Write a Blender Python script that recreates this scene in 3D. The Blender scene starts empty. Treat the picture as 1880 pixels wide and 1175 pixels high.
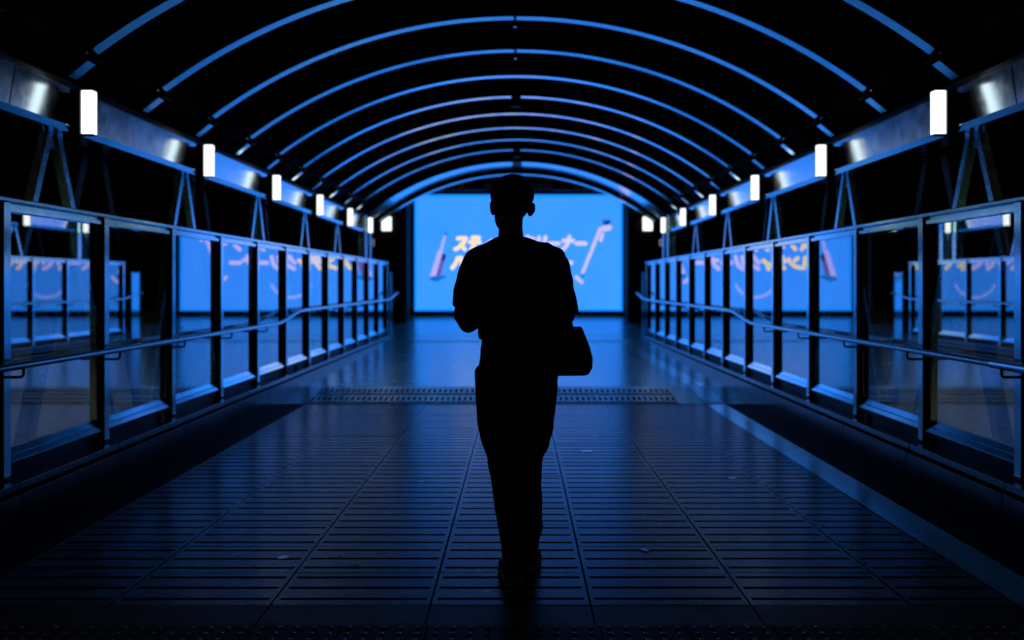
import bpy, bmesh, math, random
from mathutils import Vector, Matrix
random.seed(7)
R = math.radians
scene = bpy.context.scene
COL = scene.collection

# ------------------------------------------------------------------ camera
EYE = 1.2
CX = 0.03
cam_d = bpy.data.cameras.new('camera')
cam = bpy.data.objects.new('camera', cam_d); COL.objects.link(cam)
cam.location = (CX, 0, EYE); cam.rotation_euler = (R(90), 0, 0)
cam_d.sensor_width = 36; cam_d.lens = 1840/1880*36
cam_d.shift_x = -12/1880; cam_d.shift_y = -65.5/1880
cam_d.clip_start = 0.05; cam_d.clip_end = 2000
cam_d.dof.use_dof = True; cam_d.dof.focus_distance = 4.05; cam_d.dof.aperture_fstop = 1.9
cam_d.dof.aperture_blades = 9
scene.camera = cam

# ------------------------------------------------------------------ night sky
world = bpy.data.worlds.new('World'); scene.world = world; world.use_nodes = True
wn = world.node_tree; wn.nodes.clear()
sky = wn.nodes.new('ShaderNodeTexSky'); sky.sky_type = 'NISHITA'; sky.sun_disc = False
sky.sun_elevation = R(-8); sky.sun_rotation = R(200)
bg1 = wn.nodes.new('ShaderNodeBackground'); bg1.inputs[1].default_value = 0.02
wn.links.new(sky.outputs[0], bg1.inputs[0])
bg2 = wn.nodes.new('ShaderNodeBackground'); bg2.inputs[0].default_value = (1.0, 0.72, 0.5, 1); bg2.inputs[1].default_value = 0.007
ad = wn.nodes.new('ShaderNodeAddShader'); wo = wn.nodes.new('ShaderNodeOutputWorld')
wn.links.new(bg1.outputs[0], ad.inputs[0]); wn.links.new(bg2.outputs[0], ad.inputs[1]); wn.links.new(ad.outputs[0], wo.inputs[0])

scene.view_settings.view_transform = 'Standard'; scene.view_settings.look = 'None'
scene.view_settings.exposure = 0.0; scene.view_settings.gamma = 1.0
scene.cycles.use_denoising = True
scene.cycles.max_bounces = 10; scene.cycles.transmission_bounces = 10; scene.cycles.glossy_bounces = 6
scene.cycles.caustics_reflective = False; scene.cycles.caustics_refractive = False
scene.cycles.sample_clamp_indirect = 4.0

LAMP_STRENGTH = 1.6
SCREEN_STRENGTH = 1.0

# ------------------------------------------------------------------ materials
def mat(name, col, rough=0.5, metal=0.0, spec=0.5, noise=0.0, nscale=20.0, rnoise=0.0, bump=0.0, bscale=120.0, objrand=0.0):
    m = bpy.data.materials.new(name); m.use_nodes = True
    nt = m.node_tree; b = nt.nodes['Principled BSDF']
    b.inputs['Base Color'].default_value = (*col, 1); b.inputs['Roughness'].default_value = rough
    b.inputs['Metallic'].default_value = metal; b.inputs['Specular IOR Level'].default_value = spec
    if noise or rnoise or bump or objrand:
        tc = nt.nodes.new('ShaderNodeTexCoord')
        geo = nt.nodes.new('ShaderNodeNewGeometry')
    if noise or rnoise:
        n = nt.nodes.new('ShaderNodeTexNoise'); n.inputs['Scale'].default_value = nscale; n.inputs['Detail'].default_value = 8
        n.inputs['Roughness'].default_value = 0.65
        nt.links.new(geo.outputs['Position'], n.inputs['Vector'])
    if noise or objrand:
        mx = nt.nodes.new('ShaderNodeMixRGB'); mx.blend_type = 'MULTIPLY'; mx.inputs[0].default_value = 1
        mx.inputs[1].default_value = (*col, 1)
        mr = nt.nodes.new('ShaderNodeMapRange'); mr.inputs[1].default_value = 0.3; mr.inputs[2].default_value = 0.7
        mr.inputs[3].default_value = 1-noise; mr.inputs[4].default_value = 1+noise
        if noise: nt.links.new(n.outputs[0], mr.inputs[0])
        else: mr.inputs[0].default_value = 0.5
        fac = mr.outputs[0]
        if objrand:
            oi = nt.nodes.new('ShaderNodeObjectInfo')
            m2 = nt.nodes.new('ShaderNodeMapRange'); m2.inputs[3].default_value = 1-objrand; m2.inputs[4].default_value = 1+objrand
            nt.links.new(oi.outputs['Random'], m2.inputs[0])
            mm = nt.nodes.new('ShaderNodeMath'); mm.operation = 'MULTIPLY'
            nt.links.new(fac, mm.inputs[0]); nt.links.new(m2.outputs[0], mm.inputs[1]); fac = mm.outputs[0]
        nt.links.new(fac, mx.inputs[2]); nt.links.new(mx.outputs[0], b.inputs['Base Color'])
    if rnoise:
        rr = nt.nodes.new('ShaderNodeMapRange'); rr.inputs[1].default_value = 0.3; rr.inputs[2].default_value = 0.7
        rr.inputs[3].default_value = max(0.02, rough-rnoise); rr.inputs[4].default_value = min(1, rough+rnoise)
        nt.links.new(n.outputs[0], rr.inputs[0])
        nt.links.new(rr.outputs[0], b.inputs['Roughness'])
    if bump:
        bn = nt.nodes.new('ShaderNodeTexNoise'); bn.inputs['Scale'].default_value = bscale; bn.inputs['Detail'].default_value = 4
        nt.links.new(geo.outputs['Position'], bn.inputs['Vector'])
        bp = nt.nodes.new('ShaderNodeBump'); bp.inputs['Strength'].default_value = bump; bp.inputs['Distance'].default_value = 0.002
        nt.links.new(bn.outputs[0], bp.inputs['Height']); nt.links.new(bp.outputs[0], b.inputs['Normal'])
    return m

def emit(name, col, s):
    m = bpy.data.materials.new(name); m.use_nodes = True; nt = m.node_tree; nt.nodes.clear()
    e = nt.nodes.new('ShaderNodeEmission'); e.inputs[0].default_value = (*col, 1); e.inputs[1].default_value = s
    o = nt.nodes.new('ShaderNodeOutputMaterial'); nt.links.new(e.outputs[0], o.inputs[0])
    return m

M = {}
M['tile'] = mat('ribbed_tile', (0.04, 0.15, 0.18), 0.26, metal=0.25, spec=0.5, noise=0.22, nscale=4, rnoise=0.015, objrand=0.18)
M['groove'] = mat('grip_groove', (0.006, 0.006, 0.006), 0.95, spec=0.05)
M['plain'] = mat('plain_tile', (0.05, 0.05, 0.052), 0.5, noise=0.3, nscale=6, rnoise=0.06, bump=0.1, bscale=260, objrand=0.1)
M['grout'] = mat('grout', (0.006, 0.006, 0.006), 0.95, spec=0.05)
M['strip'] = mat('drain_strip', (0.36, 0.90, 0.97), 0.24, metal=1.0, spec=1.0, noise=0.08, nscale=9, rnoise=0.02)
M['gutter'] = mat('gutter_floor', (0.012, 0.012, 0.013), 0.6, noise=0.3, nscale=8, spec=0.3)
M['tact'] = mat('tactile_plate', (0.30, 0.46, 0.48), 0.24, metal=0.7, spec=1.0, noise=0.3, nscale=10, objrand=0.15)
M['tactd'] = mat('tactile_rubber', (0.008, 0.008, 0.008), 0.8, spec=0.2)
M['tactn'] = mat('tactile_grey', (0.03, 0.03, 0.03), 0.6, noise=0.3, nscale=12)
M['dome'] = mat('tactile_dome', (0.40, 0.39, 0.35), 0.2, metal=0.6, noise=0.2, nscale=30)
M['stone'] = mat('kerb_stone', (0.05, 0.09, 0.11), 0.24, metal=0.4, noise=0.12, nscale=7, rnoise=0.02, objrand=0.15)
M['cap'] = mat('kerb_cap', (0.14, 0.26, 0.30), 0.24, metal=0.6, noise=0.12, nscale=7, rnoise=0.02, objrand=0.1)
M['core'] = mat('dark_core', (0.004, 0.004, 0.004), 0.95, spec=0.05)
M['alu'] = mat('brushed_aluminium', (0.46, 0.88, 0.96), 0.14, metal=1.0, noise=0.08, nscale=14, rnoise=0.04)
M['alu_shade'] = mat('fence_shade', (0.02, 0.02, 0.022), 0.5, metal=0.0, spec=0.3)  # dark copy of the aluminium for unlit post sides and the gap strip
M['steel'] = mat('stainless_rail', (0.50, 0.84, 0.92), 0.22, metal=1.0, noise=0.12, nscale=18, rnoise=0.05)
M['blackmetal'] = mat('black_metal', (0.01, 0.01, 0.011), 0.5, spec=0.3)
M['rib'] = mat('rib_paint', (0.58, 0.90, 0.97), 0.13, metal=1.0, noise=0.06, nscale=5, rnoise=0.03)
M['ribd'] = mat('rib_shade_and_box', (0.015, 0.015, 0.016), 0.6, spec=0.25)  # shade painted near-black on rib webs and upper flanges; also the dark box
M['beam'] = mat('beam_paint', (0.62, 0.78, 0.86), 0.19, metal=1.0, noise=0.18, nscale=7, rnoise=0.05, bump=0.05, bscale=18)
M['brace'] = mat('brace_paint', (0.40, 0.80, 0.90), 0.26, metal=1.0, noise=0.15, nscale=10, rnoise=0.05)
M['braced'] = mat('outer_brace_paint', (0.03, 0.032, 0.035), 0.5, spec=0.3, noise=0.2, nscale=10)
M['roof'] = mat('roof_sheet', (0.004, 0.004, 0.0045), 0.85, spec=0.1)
M['parapet'] = mat('parapet_concrete', (0.30, 0.29, 0.24), 0.8, noise=0.18, nscale=2.5, bump=0.3, bscale=60)
M['asphalt'] = mat('asphalt', (0.045, 0.045, 0.045), 0.85, noise=0.3, nscale=4)
M['facade'] = mat('facade_brown', (0.30, 0.21, 0.15), 0.8, noise=0.2, nscale=1.2)
M['facade2'] = mat('facade_grey', (0.18, 0.17, 0.16), 0.8, noise=0.2, nscale=1.2)
M['wglass'] = mat('window_dark', (0.01, 0.011, 0.012), 0.08, spec=0.6)
M['endwall'] = mat('end_wall_panel', (0.012, 0.012, 0.013), 0.75, noise=0.2, nscale=3, spec=0.12)
M['white'] = mat('white_plastic', (0.75, 0.74, 0.70), 0.45, noise=0.1, nscale=30)
M['paper'] = mat('scrap_paper', (0.88, 0.90, 0.92), 0.25, metal=0.9, noise=0.2, nscale=50)
M['shirt'] = mat('black_cotton', (0.008, 0.008, 0.009), 0.9, spec=0.1, noise=0.3, nscale=30, bump=0.4, bscale=25)
M['trouser'] = mat('black_trouser', (0.009, 0.010, 0.012), 0.8, spec=0.2, noise=0.3, nscale=30, bump=0.5, bscale=18)
M['skin'] = mat('skin', (0.30, 0.19, 0.14), 0.55, spec=0.3, noise=0.1, nscale=40)
M['hair'] = mat('black_hair', (0.006, 0.005, 0.005), 0.6, spec=0.3, bump=0.5, bscale=150)
M['shoe'] = mat('shoe_upper', (0.012, 0.012, 0.012), 0.6, noise=0.2, nscale=30)
M['sole'] = mat('shoe_sole', (0.55, 0.48, 0.30), 0.6, noise=0.2, nscale=40)
M['bag'] = mat('bag_leather', (0.008, 0.008, 0.008), 0.5, noise=0.2, nscale=25, bump=0.3)
M['lamp'] = emit('lamp_diffuser', (0.93, 0.98, 1.0), LAMP_STRENGTH)
M['letter_w'] = emit('letter_lavender', (0.70, 0.64, 1.4), 1.0)
M['letter_y'] = emit('letter_yellow', (1.0, 0.74, 0.25), 1.12)
M['letter_o'] = emit('letter_outline', (0.85, 0.76, 1.0), 1.1)
M['pic_body'] = emit('picture_lavender', (0.46, 0.46, 1.2), 1.0)
M['pic_dark'] = emit('picture_dark', (0.02, 0.03, 0.14), 0.9)
M['pic_mid'] = emit('picture_mauve', (0.16, 0.11, 0.42), 0.9)
M['pic_blue'] = emit('picture_blue', (0.0, 0.20, 0.80), 0.9)  # flat blue parts of both cleaner pictures
M['pic_pale'] = emit('picture_pale', (0.62, 0.56, 1.35), 1.0)
M['edge_glow'] = emit('screen_edge_glow', (0.004, 0.31, 1.35), SCREEN_STRENGTH)  # deeper azure strips standing in for the glow along the screen edge
M['arc'] = emit('picture_arc', (0.36, 0.50, 1.4), 1.0)
M['sign'] = mat('sign_letter', (0.6, 0.62, 0.68), 0.5)

def screen_mat():
    m = bpy.data.materials.new('led_panel'); m.use_nodes = True; nt = m.node_tree; nt.nodes.clear()
    g = nt.nodes.new('ShaderNodeNewGeometry'); sp = nt.nodes.new('ShaderNodeSeparateXYZ')
    nt.links.new(g.outputs['Position'], sp.inputs[0])
    mu = nt.nodes.new('ShaderNodeMath'); mu.operation = 'MULTIPLY'; mu.inputs[1].default_value = 2*math.pi/0.061
    nt.links.new(sp.outputs[2], mu.inputs[0])
    si = nt.nodes.new('ShaderNodeMath'); si.operation = 'SINE'; nt.links.new(mu.outputs[0], si.inputs[0])
    n = nt.nodes.new('ShaderNodeTexNoise'); n.inputs['Scale'].default_value = 1.3; nt.links.new(g.outputs['Position'], n.inputs['Vector'])
    mr = nt.nodes.new('ShaderNodeMapRange'); mr.inputs[1].default_value = -1; mr.inputs[2].default_value = 1
    mr.inputs[3].default_value = 0.94; mr.inputs[4].default_value = 1.14
    nt.links.new(si.outputs[0], mr.inputs[0])
    mx = nt.nodes.new('ShaderNodeMixRGB'); mx.inputs[1].default_value = (0.032, 0.310, 1.30, 1); mx.inputs[2].default_value = (0.056, 0.345, 1.35, 1)
    nt.links.new(n.outputs[0], mx.inputs[0])
    st = nt.nodes.new('ShaderNodeMath'); st.operation = 'MULTIPLY'; st.inputs[1].default_value = SCREEN_STRENGTH
    nt.links.new(mr.outputs[0], st.inputs[0])
    e = nt.nodes.new('ShaderNodeEmission'); nt.links.new(mx.outputs[0], e.inputs[0]); nt.links.new(st.outputs[0], e.inputs[1])
    o = nt.nodes.new('ShaderNodeOutputMaterial'); nt.links.new(e.outputs[0], o.inputs[0])
    return m
M['screen'] = screen_mat()
M['number'] = emit('lit_number', (0.9, 0.95, 1.0), 0.22)
M['fill_glow'] = emit('fill_glow', (0.92, 1.0, 0.84), 5.0)  # emitter of the added fill strips that brighten the parapets

def glass_mat():
    m = bpy.data.materials.new('fence_glass'); m.use_nodes = True; nt = m.node_tree; nt.nodes.clear()
    g = nt.nodes.new('ShaderNodeBsdfGlass'); g.inputs['Roughness'].default_value = 0.0; g.inputs['IOR'].default_value = 2.0
    g.inputs['Color'].default_value = (0.93, 0.96, 0.93, 1)
    c = nt.nodes.new('ShaderNodeBsdfGlossy'); c.inputs['Roughness'].default_value = 0.0; c.inputs['Color'].default_value = (0.95, 0.97, 1, 1)   # mirror coating
    x = nt.nodes.new('ShaderNodeMixShader'); x.inputs[0].default_value = 0.36
    nt.links.new(g.outputs[0], x.inputs[1]); nt.links.new(c.outputs[0], x.inputs[2])
    o = nt.nodes.new('ShaderNodeOutputMaterial'); nt.links.new(x.outputs[0], o.inputs[0])
    return m
M['glass'] = glass_mat()

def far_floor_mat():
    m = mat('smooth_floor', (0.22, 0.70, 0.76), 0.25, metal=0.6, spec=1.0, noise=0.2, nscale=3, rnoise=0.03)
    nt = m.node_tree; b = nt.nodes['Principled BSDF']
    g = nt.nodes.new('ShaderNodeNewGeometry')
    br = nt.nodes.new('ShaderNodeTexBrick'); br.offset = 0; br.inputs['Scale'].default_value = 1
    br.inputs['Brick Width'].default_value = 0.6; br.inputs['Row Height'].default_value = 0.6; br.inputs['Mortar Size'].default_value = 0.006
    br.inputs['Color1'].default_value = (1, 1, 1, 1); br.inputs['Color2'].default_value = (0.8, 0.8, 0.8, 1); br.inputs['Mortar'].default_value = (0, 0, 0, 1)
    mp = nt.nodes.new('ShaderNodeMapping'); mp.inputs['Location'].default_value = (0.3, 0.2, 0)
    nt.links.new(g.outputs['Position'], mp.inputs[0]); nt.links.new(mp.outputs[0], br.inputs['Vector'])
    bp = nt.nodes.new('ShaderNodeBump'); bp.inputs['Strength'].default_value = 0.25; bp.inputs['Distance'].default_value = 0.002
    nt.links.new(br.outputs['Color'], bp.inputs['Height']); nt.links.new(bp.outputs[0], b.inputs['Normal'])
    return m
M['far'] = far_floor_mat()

# ------------------------------------------------------------------ mesh helpers
class MB:
    def __init__(s): s.v = []; s.f = []; s.m = []
    def add(s, vs, fs, mi=0):
        o = len(s.v); s.v += [tuple(v) for v in vs]; s.f += [tuple(i+o for i in f) for f in fs]; s.m += [mi]*len(fs); return s
    def box(s, x0, x1, y0, y1, z0, z1, mi=0):
        if x0 > x1: x0, x1 = x1, x0
        return s.add([(x0,y0,z0),(x1,y0,z0),(x1,y1,z0),(x0,y1,z0),(x0,y0,z1),(x1,y0,z1),(x1,y1,z1),(x0,y1,z1)],
              [(0,3,2,1),(4,5,6,7),(0,1,5,4),(1,2,6,5),(2,3,7,6),(3,0,4,7)], mi)
    def bar(s, a, b, w, h, up=(1,0,0), mi=0):
        a = Vector(a); b = Vector(b); d = (b-a).normalized(); u = Vector(up); u = (u-d*u.dot(d)).normalized(); n = d.cross(u)
        vs = []
        for p in (a, b):
            for i, j in ((-1,-1),(1,-1),(1,1),(-1,1)): vs.append(p+u*(w/2*i)+n*(h/2*j))
        return s.add(vs, [(0,3,2,1),(4,5,6,7),(0,1,5,4),(1,2,6,5),(2,3,7,6),(3,0,4,7)], mi)
    def prism(s, prof, y0, y1, mi=0):
        # prof: (x, z) outline swept along y
        n = len(prof)
        return s.add([(x,y0,z) for x,z in prof]+[(x,y1,z) for x,z in prof],
              [tuple(range(n)), tuple(reversed(range(n,2*n)))]+[(k, k+n, (k+1)%n+n, (k+1)%n) for k in range(n)], mi)
    def tube(s, pts, r, n=12, mi=0, caps=True):
        pts = [Vector(p) for p in pts]; rs = r if isinstance(r, (list, tuple)) else [r]*len(pts)
        o = len(s.v); prev = None
        for i, p in enumerate(pts):
            t = (pts[min(i+1, len(pts)-1)]-pts[max(i-1, 0)]).normalized()
            if prev is None:
                a = Vector((0,0,1)) if abs(t.z) < .9 else Vector((1,0,0)); u = t.cross(a).normalized()
            else: u = (prev-t*prev.dot(t)).normalized()
            prev = u; w = t.cross(u)
            for k in range(n):
                an = 2*math.pi*k/n; s.v.append(tuple(p+(u*math.cos(an)+w*math.sin(an))*rs[i]))
        for i in range(len(pts)-1):
            for k in range(n):
                k2 = (k+1)%n; s.f.append((o+i*n+k, o+i*n+k2, o+(i+1)*n+k2, o+(i+1)*n+k)); s.m.append(mi)
        if caps:
            s.f.append(tuple(o+k for k in reversed(range(n)))); s.m.append(mi)
            s.f.append(tuple(o+(len(pts)-1)*n+k for k in range(n))); s.m.append(mi)
        return s
    def loft(s, rings, n=28, mi=0):
        # rings: (center, rx, ry[, axis_u, axis_v, power])
        o = len(s.v)
        for rg in rings:
            c = Vector(rg[0]); u = Vector(rg[3]) if len(rg) > 3 else Vector((1,0,0)); w = Vector(rg[4]) if len(rg) > 4 else Vector((0,1,0))
            p = rg[5] if len(rg) > 5 else 2.0
            for k in range(n):
                an = 2*math.pi*k/n; ca, sa = math.cos(an), math.sin(an)
                ca = math.copysign(abs(ca)**(2/p), ca); sa = math.copysign(abs(sa)**(2/p), sa)
                s.v.append(tuple(c+u*(rg[1]*ca)+w*(rg[2]*sa)))
        for i in range(len(rings)-1):
            for k in range(n):
                k2 = (k+1)%n; s.f.append((o+i*n+k, o+i*n+k2, o+(i+1)*n+k2, o+(i+1)*n+k)); s.m.append(mi)
        s.f.append(tuple(o+k for k in reversed(range(n)))); s.m.append(mi)
        s.f.append(tuple(o+(len(rings)-1)*n+k for k in range(n))); s.m.append(mi)
        return s
    def ball(s, c, rx, ry, rz, rot=None, nu=20, nv=12, mi=0):
        o = len(s.v); c = Vector(c)
        def P(v): v = Vector(v); v = rot @ v if rot else v; return tuple(c+v)
        s.v.append(P((0,0,-rz)))
        for j in range(1, nv):
            ph = -math.pi/2+math.pi*j/nv
            for k in range(nu):
                th = 2*math.pi*k/nu; s.v.append(P((rx*math.cos(ph)*math.cos(th), ry*math.cos(ph)*math.sin(th), rz*math.sin(ph))))
        s.v.append(P((0,0,rz))); last = len(s.v)-1
        for k in range(nu):
            k2 = (k+1)%nu
            s.f.append((o, o+1+k2, o+1+k)); s.m.append(mi)
            for j in range(nv-2):
                a = o+1+j*nu; s.f.append((a+k, a+k2, a+nu+k2, a+nu+k)); s.m.append(mi)
            a = o+1+(nv-2)*nu; s.f.append((a+k, a+k2, last)); s.m.append(mi)
        return s
    def mesh(s, name, mats, smooth=False):
        me = bpy.data.meshes.new(name); me.from_pydata(s.v, [], s.f)
        for m in (mats if isinstance(mats, (list, tuple)) else [mats]): me.materials.append(M[m])
        me.polygons.foreach_set('material_index', s.m)
        if smooth: me.polygons.foreach_set('use_smooth', [True]*len(s.f))
        me.validate(); me.update()
        return me

def fixn(me):
    b = bmesh.new(); b.from_mesh(me); bmesh.ops.recalc_face_normals(b, faces=b.faces); b.to_mesh(me); b.free(); return me
def obj(name, me, parent=None, loc=(0,0,0), rot=(0,0,0)):
    o = bpy.data.objects.new(name, me); COL.objects.link(o); o.location = loc; o.rotation_euler = rot
    if parent: o.parent = parent
    return o
def thing(name, label, cat, loc=(0,0,0), group=None, me=None, rot=(0,0,0)):
    o = obj(name, me, None, loc, rot); o['label'] = label; o['category'] = cat
    if group: o['group'] = group
    return o
def struct(name, me, kind='structure'):
    o = obj(name, me); o['kind'] = kind; return o
def bevel(o, w=0.004, seg=2):
    m = o.modifiers.new('bevel', 'BEVEL'); m.width = w; m.segments = seg; m.limit_method = 'ANGLE'; m.angle_limit = R(40); return o
ORD = ['nearest', 'second', 'third', 'fourth', 'fifth', 'sixth', 'seventh', 'eighth', 'ninth', 'tenth', 'eleventh', 'twelfth', 'thirteenth', 'fourteenth']
SIDES = ((-1, 'left'), (1, 'right'))

# ------------------------------------------------------------------ ground far below
struct('ground', MB().box(-700, 700, -300, 1100, -6.2, -6.0).mesh('ground', 'asphalt'))

# ------------------------------------------------------------------ walkway floor
T0, TP, TN = 3.756, 0.4189, 15         # first joint, tile pitch, rows
T1 = T0+TP*TN                          # 10.04
floor = struct('walkway_floor', MB().box(-2.4, 2.4, -3.0, T1+0.02, -0.25, -0.014).mesh('floor_base', 'grout'))
def ribbed_tile(w):
    mb = MB(); x0, x1 = 0.0042, w-0.0042; L = TP-0.006; e = 0.013; dp = 0.009; sw = 0.030
    ys = [0.0]
    for c in (0.07, 0.21, 0.35): ys += [c-sw/2, c+sw/2]
    ys.append(L)
    for i in range(len(ys)-1):
        a, b = ys[i], ys[i+1]
        if i % 2 == 0: mb.add([(x0,a,0),(x1,a,0),(x1,b,0),(x0,b,0)], [(0,1,2,3)])
        else:
            s0, s1 = x0+e, x1-e; c = 0.006; m_ = (a+b)/2
            # slot with pointed, worn ends
            out = [(s0,m_,0),(s0+c,a,0),(s1-c,a,0),(s1,m_,0),(s1-c,b,0),(s0+c,b,0)]
            low = [(p[0],p[1],-dp) for p in out]
            mb.add([(x0,a,0),(x0,b,0),out[0],out[1],out[5]], [(0,3,2,4,1)])
            mb.add([(x1,a,0),(x1,b,0),out[2],out[3],out[4]], [(0,1,4,3,2)])
            o = len(mb.v); mb.v += out+low
            for k in range(6):
                k2 = (k+1)%6; mb.f.append((o+k, o+k2, o+6+k2, o+6+k)); mb.m.append(1)
            mb.f.append(tuple(o+6+k for k in range(6))); mb.m.append(1)
    mb.add([(x0,0,0),(x1,0,0),(x1,L,0),(x0,L,0),(x0,0,-.013),(x1,0,-.013),(x1,L,-.013),(x0,L,-.013)],
           [(0,4,5,1),(1,5,6,2),(2,6,7,3),(3,7,4,0),(4,7,6,5)])
    return fixn(mb.mesh('ribbed_tile', ['tile', 'groove']))
me_full, me_cut = ribbed_tile(0.6), ribbed_tile(0.395)
cols = [-2.1+0.6*i for i in range(7)]
for r in range(TN):
    for c, x in enumerate(cols):
        obj('ribbed_tile', me_full if c < 6 else me_cut, floor, (x, T0+r*TP, random.uniform(-.0012, .0008)), (random.uniform(-.0012,.0012), random.uniform(-.001,.001), 0))
me_pl = MB().box(0.003, 0.597, 0, 0.226, -0.013, 0).mesh('plain_tile', 'plain')
me_plc = MB().box(0.003, 0.392, 0, 0.226, -0.013, 0).mesh('plain_tile_cut', 'plain')
me_pb = MB().box(0.003, 0.597, 0, 0.597, -0.013, 0).mesh('plain_tile_square', 'plain')
me_pbc = MB().box(0.003, 0.392, 0, 0.597, -0.013, 0).mesh('plain_tile_square_cut', 'plain')
for c, x in enumerate(cols):
    obj('plain_tile', me_pl if c < 6 else me_plc, floor, (x, T0-0.229, -.0015))
    for k in range(3): obj('plain_tile', me_pb if c < 6 else me_pbc, floor, (x, T0-0.229-0.303-0.6*(k+1), -.0015))
# drain strip pieces on the right
ms = MB().box(1.902, 2.098, 0.003, 1.044, -0.013, 0.0).mesh('edge_strip', 'strip')
for k in range(6): obj('edge_strip', ms, floor, (0, T0+1.0474*k, 0.0005))
ms0 = MB().box(1.902, 2.098, 0.0, 1.9, -0.013, 0.0).mesh('edge_strip_near', 'strip')
obj('edge_strip', ms0, floor, (0, T0-1.905, 0))
# gutters
for s, w in SIDES:
    obj('gutter', MB().box(s*2.104, s*2.398, -1, T1, -0.013, -0.004).mesh('gutter', 'gutter'), floor)

# domed tactile blocks
def dome_block(matn):
    mb = MB().box(0.002, 0.298, 0.002, 0.298, -0.012, 0.0, 0)
    for i in range(5):
        for j in range(5):
            cx, cy = 0.03+0.06*i, 0.03+0.06*j; n = 8; o = len(mb.v)
            for rr, zz in ((0.0115, 0.0002), (0.0085, 0.0038), (0.005, 0.005)):
                for k in range(n): mb.v.append((cx+rr*math.cos(2*math.pi*k/n), cy+rr*math.sin(2*math.pi*k/n), zz))
            for q in range(2):
                for k in range(n):
                    k2 = (k+1)%n; mb.f.append((o+q*n+k, o+q*n+k2, o+(q+1)*n+k2, o+(q+1)*n+k)); mb.m.append(1)
            mb.f.append(tuple(o+2*n+k for k in range(n))); mb.m.append(1)
    return mb.mesh('dome_block', [matn, 'dome'])
me_dome = dome_block('tactn'); me_dome2 = dome_block('tact')
tac0 = struct('tactile_paving', MB().box(-2.1, 1.9, 3.224, 3.526, -0.0135, -0.0125).mesh('tactile_bed', 'grout'))
for i in range(13): obj('tactile_block', me_dome, tac0, (-2.1+0.302*i, 3.226, 0.001))

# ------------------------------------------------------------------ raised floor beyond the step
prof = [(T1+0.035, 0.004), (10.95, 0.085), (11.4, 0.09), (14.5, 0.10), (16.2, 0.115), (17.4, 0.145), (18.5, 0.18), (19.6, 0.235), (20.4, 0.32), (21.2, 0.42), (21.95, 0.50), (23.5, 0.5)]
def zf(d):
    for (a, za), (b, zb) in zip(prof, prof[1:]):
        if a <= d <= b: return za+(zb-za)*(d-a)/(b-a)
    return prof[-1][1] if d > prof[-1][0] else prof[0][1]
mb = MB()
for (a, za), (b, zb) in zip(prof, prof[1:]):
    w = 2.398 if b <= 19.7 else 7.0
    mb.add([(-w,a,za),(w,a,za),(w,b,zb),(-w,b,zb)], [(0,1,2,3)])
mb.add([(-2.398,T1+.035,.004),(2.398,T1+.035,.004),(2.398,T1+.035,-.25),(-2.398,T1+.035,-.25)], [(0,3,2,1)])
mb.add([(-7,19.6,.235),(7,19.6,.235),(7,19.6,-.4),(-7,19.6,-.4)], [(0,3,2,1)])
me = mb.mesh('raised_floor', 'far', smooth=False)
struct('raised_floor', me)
# side strip continuing on the raised floor
mb = MB(); pp = [(11.0, zf(11.0)+.004), (14.5, .104), (16.2, .119), (17.4, .149), (18.3, .177)]
for (a, za), (b, zb) in zip(pp, pp[1:]): mb.add([(1.90,a,za),(2.08,a,za),(2.08,b,zb),(1.90,b,zb)], [(0,1,2,3)])
mb.add([(1.90,10.10,zf(10.1)+.004),(2.10,10.10,zf(10.1)+.004),(2.08,11.0,zf(11)+.004),(1.90,11.0,zf(11)+.004)], [(0,1,2,3)])
struct('edge_path', mb.mesh('edge_path', 'strip'))
# step nosing
struct('step_edge', MB().box(-2.39, 2.39, T1+0.001, T1+0.034, -0.02, 0.005).mesh('step_edge', 'strip'))
# bar tactile blocks on the little ramp
def bar_block():
    mb = MB().box(0.001, 0.287, 0, 0.30, 0.0, 0.006, 0)
    for i in range(5): mb.box(0.0145+0.0575*i, 0.0145+0.0575*i+0.027, 0.07, 0.23, 0.0055, 0.0075, 1)
    return mb.mesh('bar_block', ['tact', 'tactd'])
me_bar = bar_block(); ang = math.atan2(0.075, 0.875)
tac1 = struct('ramp_tactile_paving', MB().box(-0.1, 0.1, 0, 0.001, -0.02, -0.015).mesh('ramp_bed', 'grout'))
tac1.location = (0, 10.5, 0)
for d0 in (10.12, 10.53):
    for i in range(14):
        if -2.1+0.288*i+0.286 > 1.9: continue
        obj('tactile_block', me_bar, tac1, (-2.1+0.288*i, d0-10.5, zf(d0)+0.002), (ang, 0, 0))
tac2 = struct('far_tactile_paving', MB().box(-0.1, 0.1, 0, 0.001, 0, 0.002).mesh('far_bed', 'grout'))
tac2.location = (0, 18.0, zf(18)-.05)
for i in range(14): obj('tactile_block', me_dome2, tac2, (-2.1+0.3*i, 0, 0.05+0.003), (math.atan2(.035, 1.1), 0, 0))

# ------------------------------------------------------------------ kerb ledges
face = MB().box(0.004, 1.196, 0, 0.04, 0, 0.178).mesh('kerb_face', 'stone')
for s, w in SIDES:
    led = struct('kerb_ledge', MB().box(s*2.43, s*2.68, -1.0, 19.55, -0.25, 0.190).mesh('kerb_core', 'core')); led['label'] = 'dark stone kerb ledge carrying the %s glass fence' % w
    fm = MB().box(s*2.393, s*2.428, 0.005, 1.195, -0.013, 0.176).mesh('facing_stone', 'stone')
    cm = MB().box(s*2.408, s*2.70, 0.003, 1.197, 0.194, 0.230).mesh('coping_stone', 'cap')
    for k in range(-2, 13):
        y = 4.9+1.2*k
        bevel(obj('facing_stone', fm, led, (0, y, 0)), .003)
        bevel(obj('coping_stone', cm, led, (0, y, 0)), .004)

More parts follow.
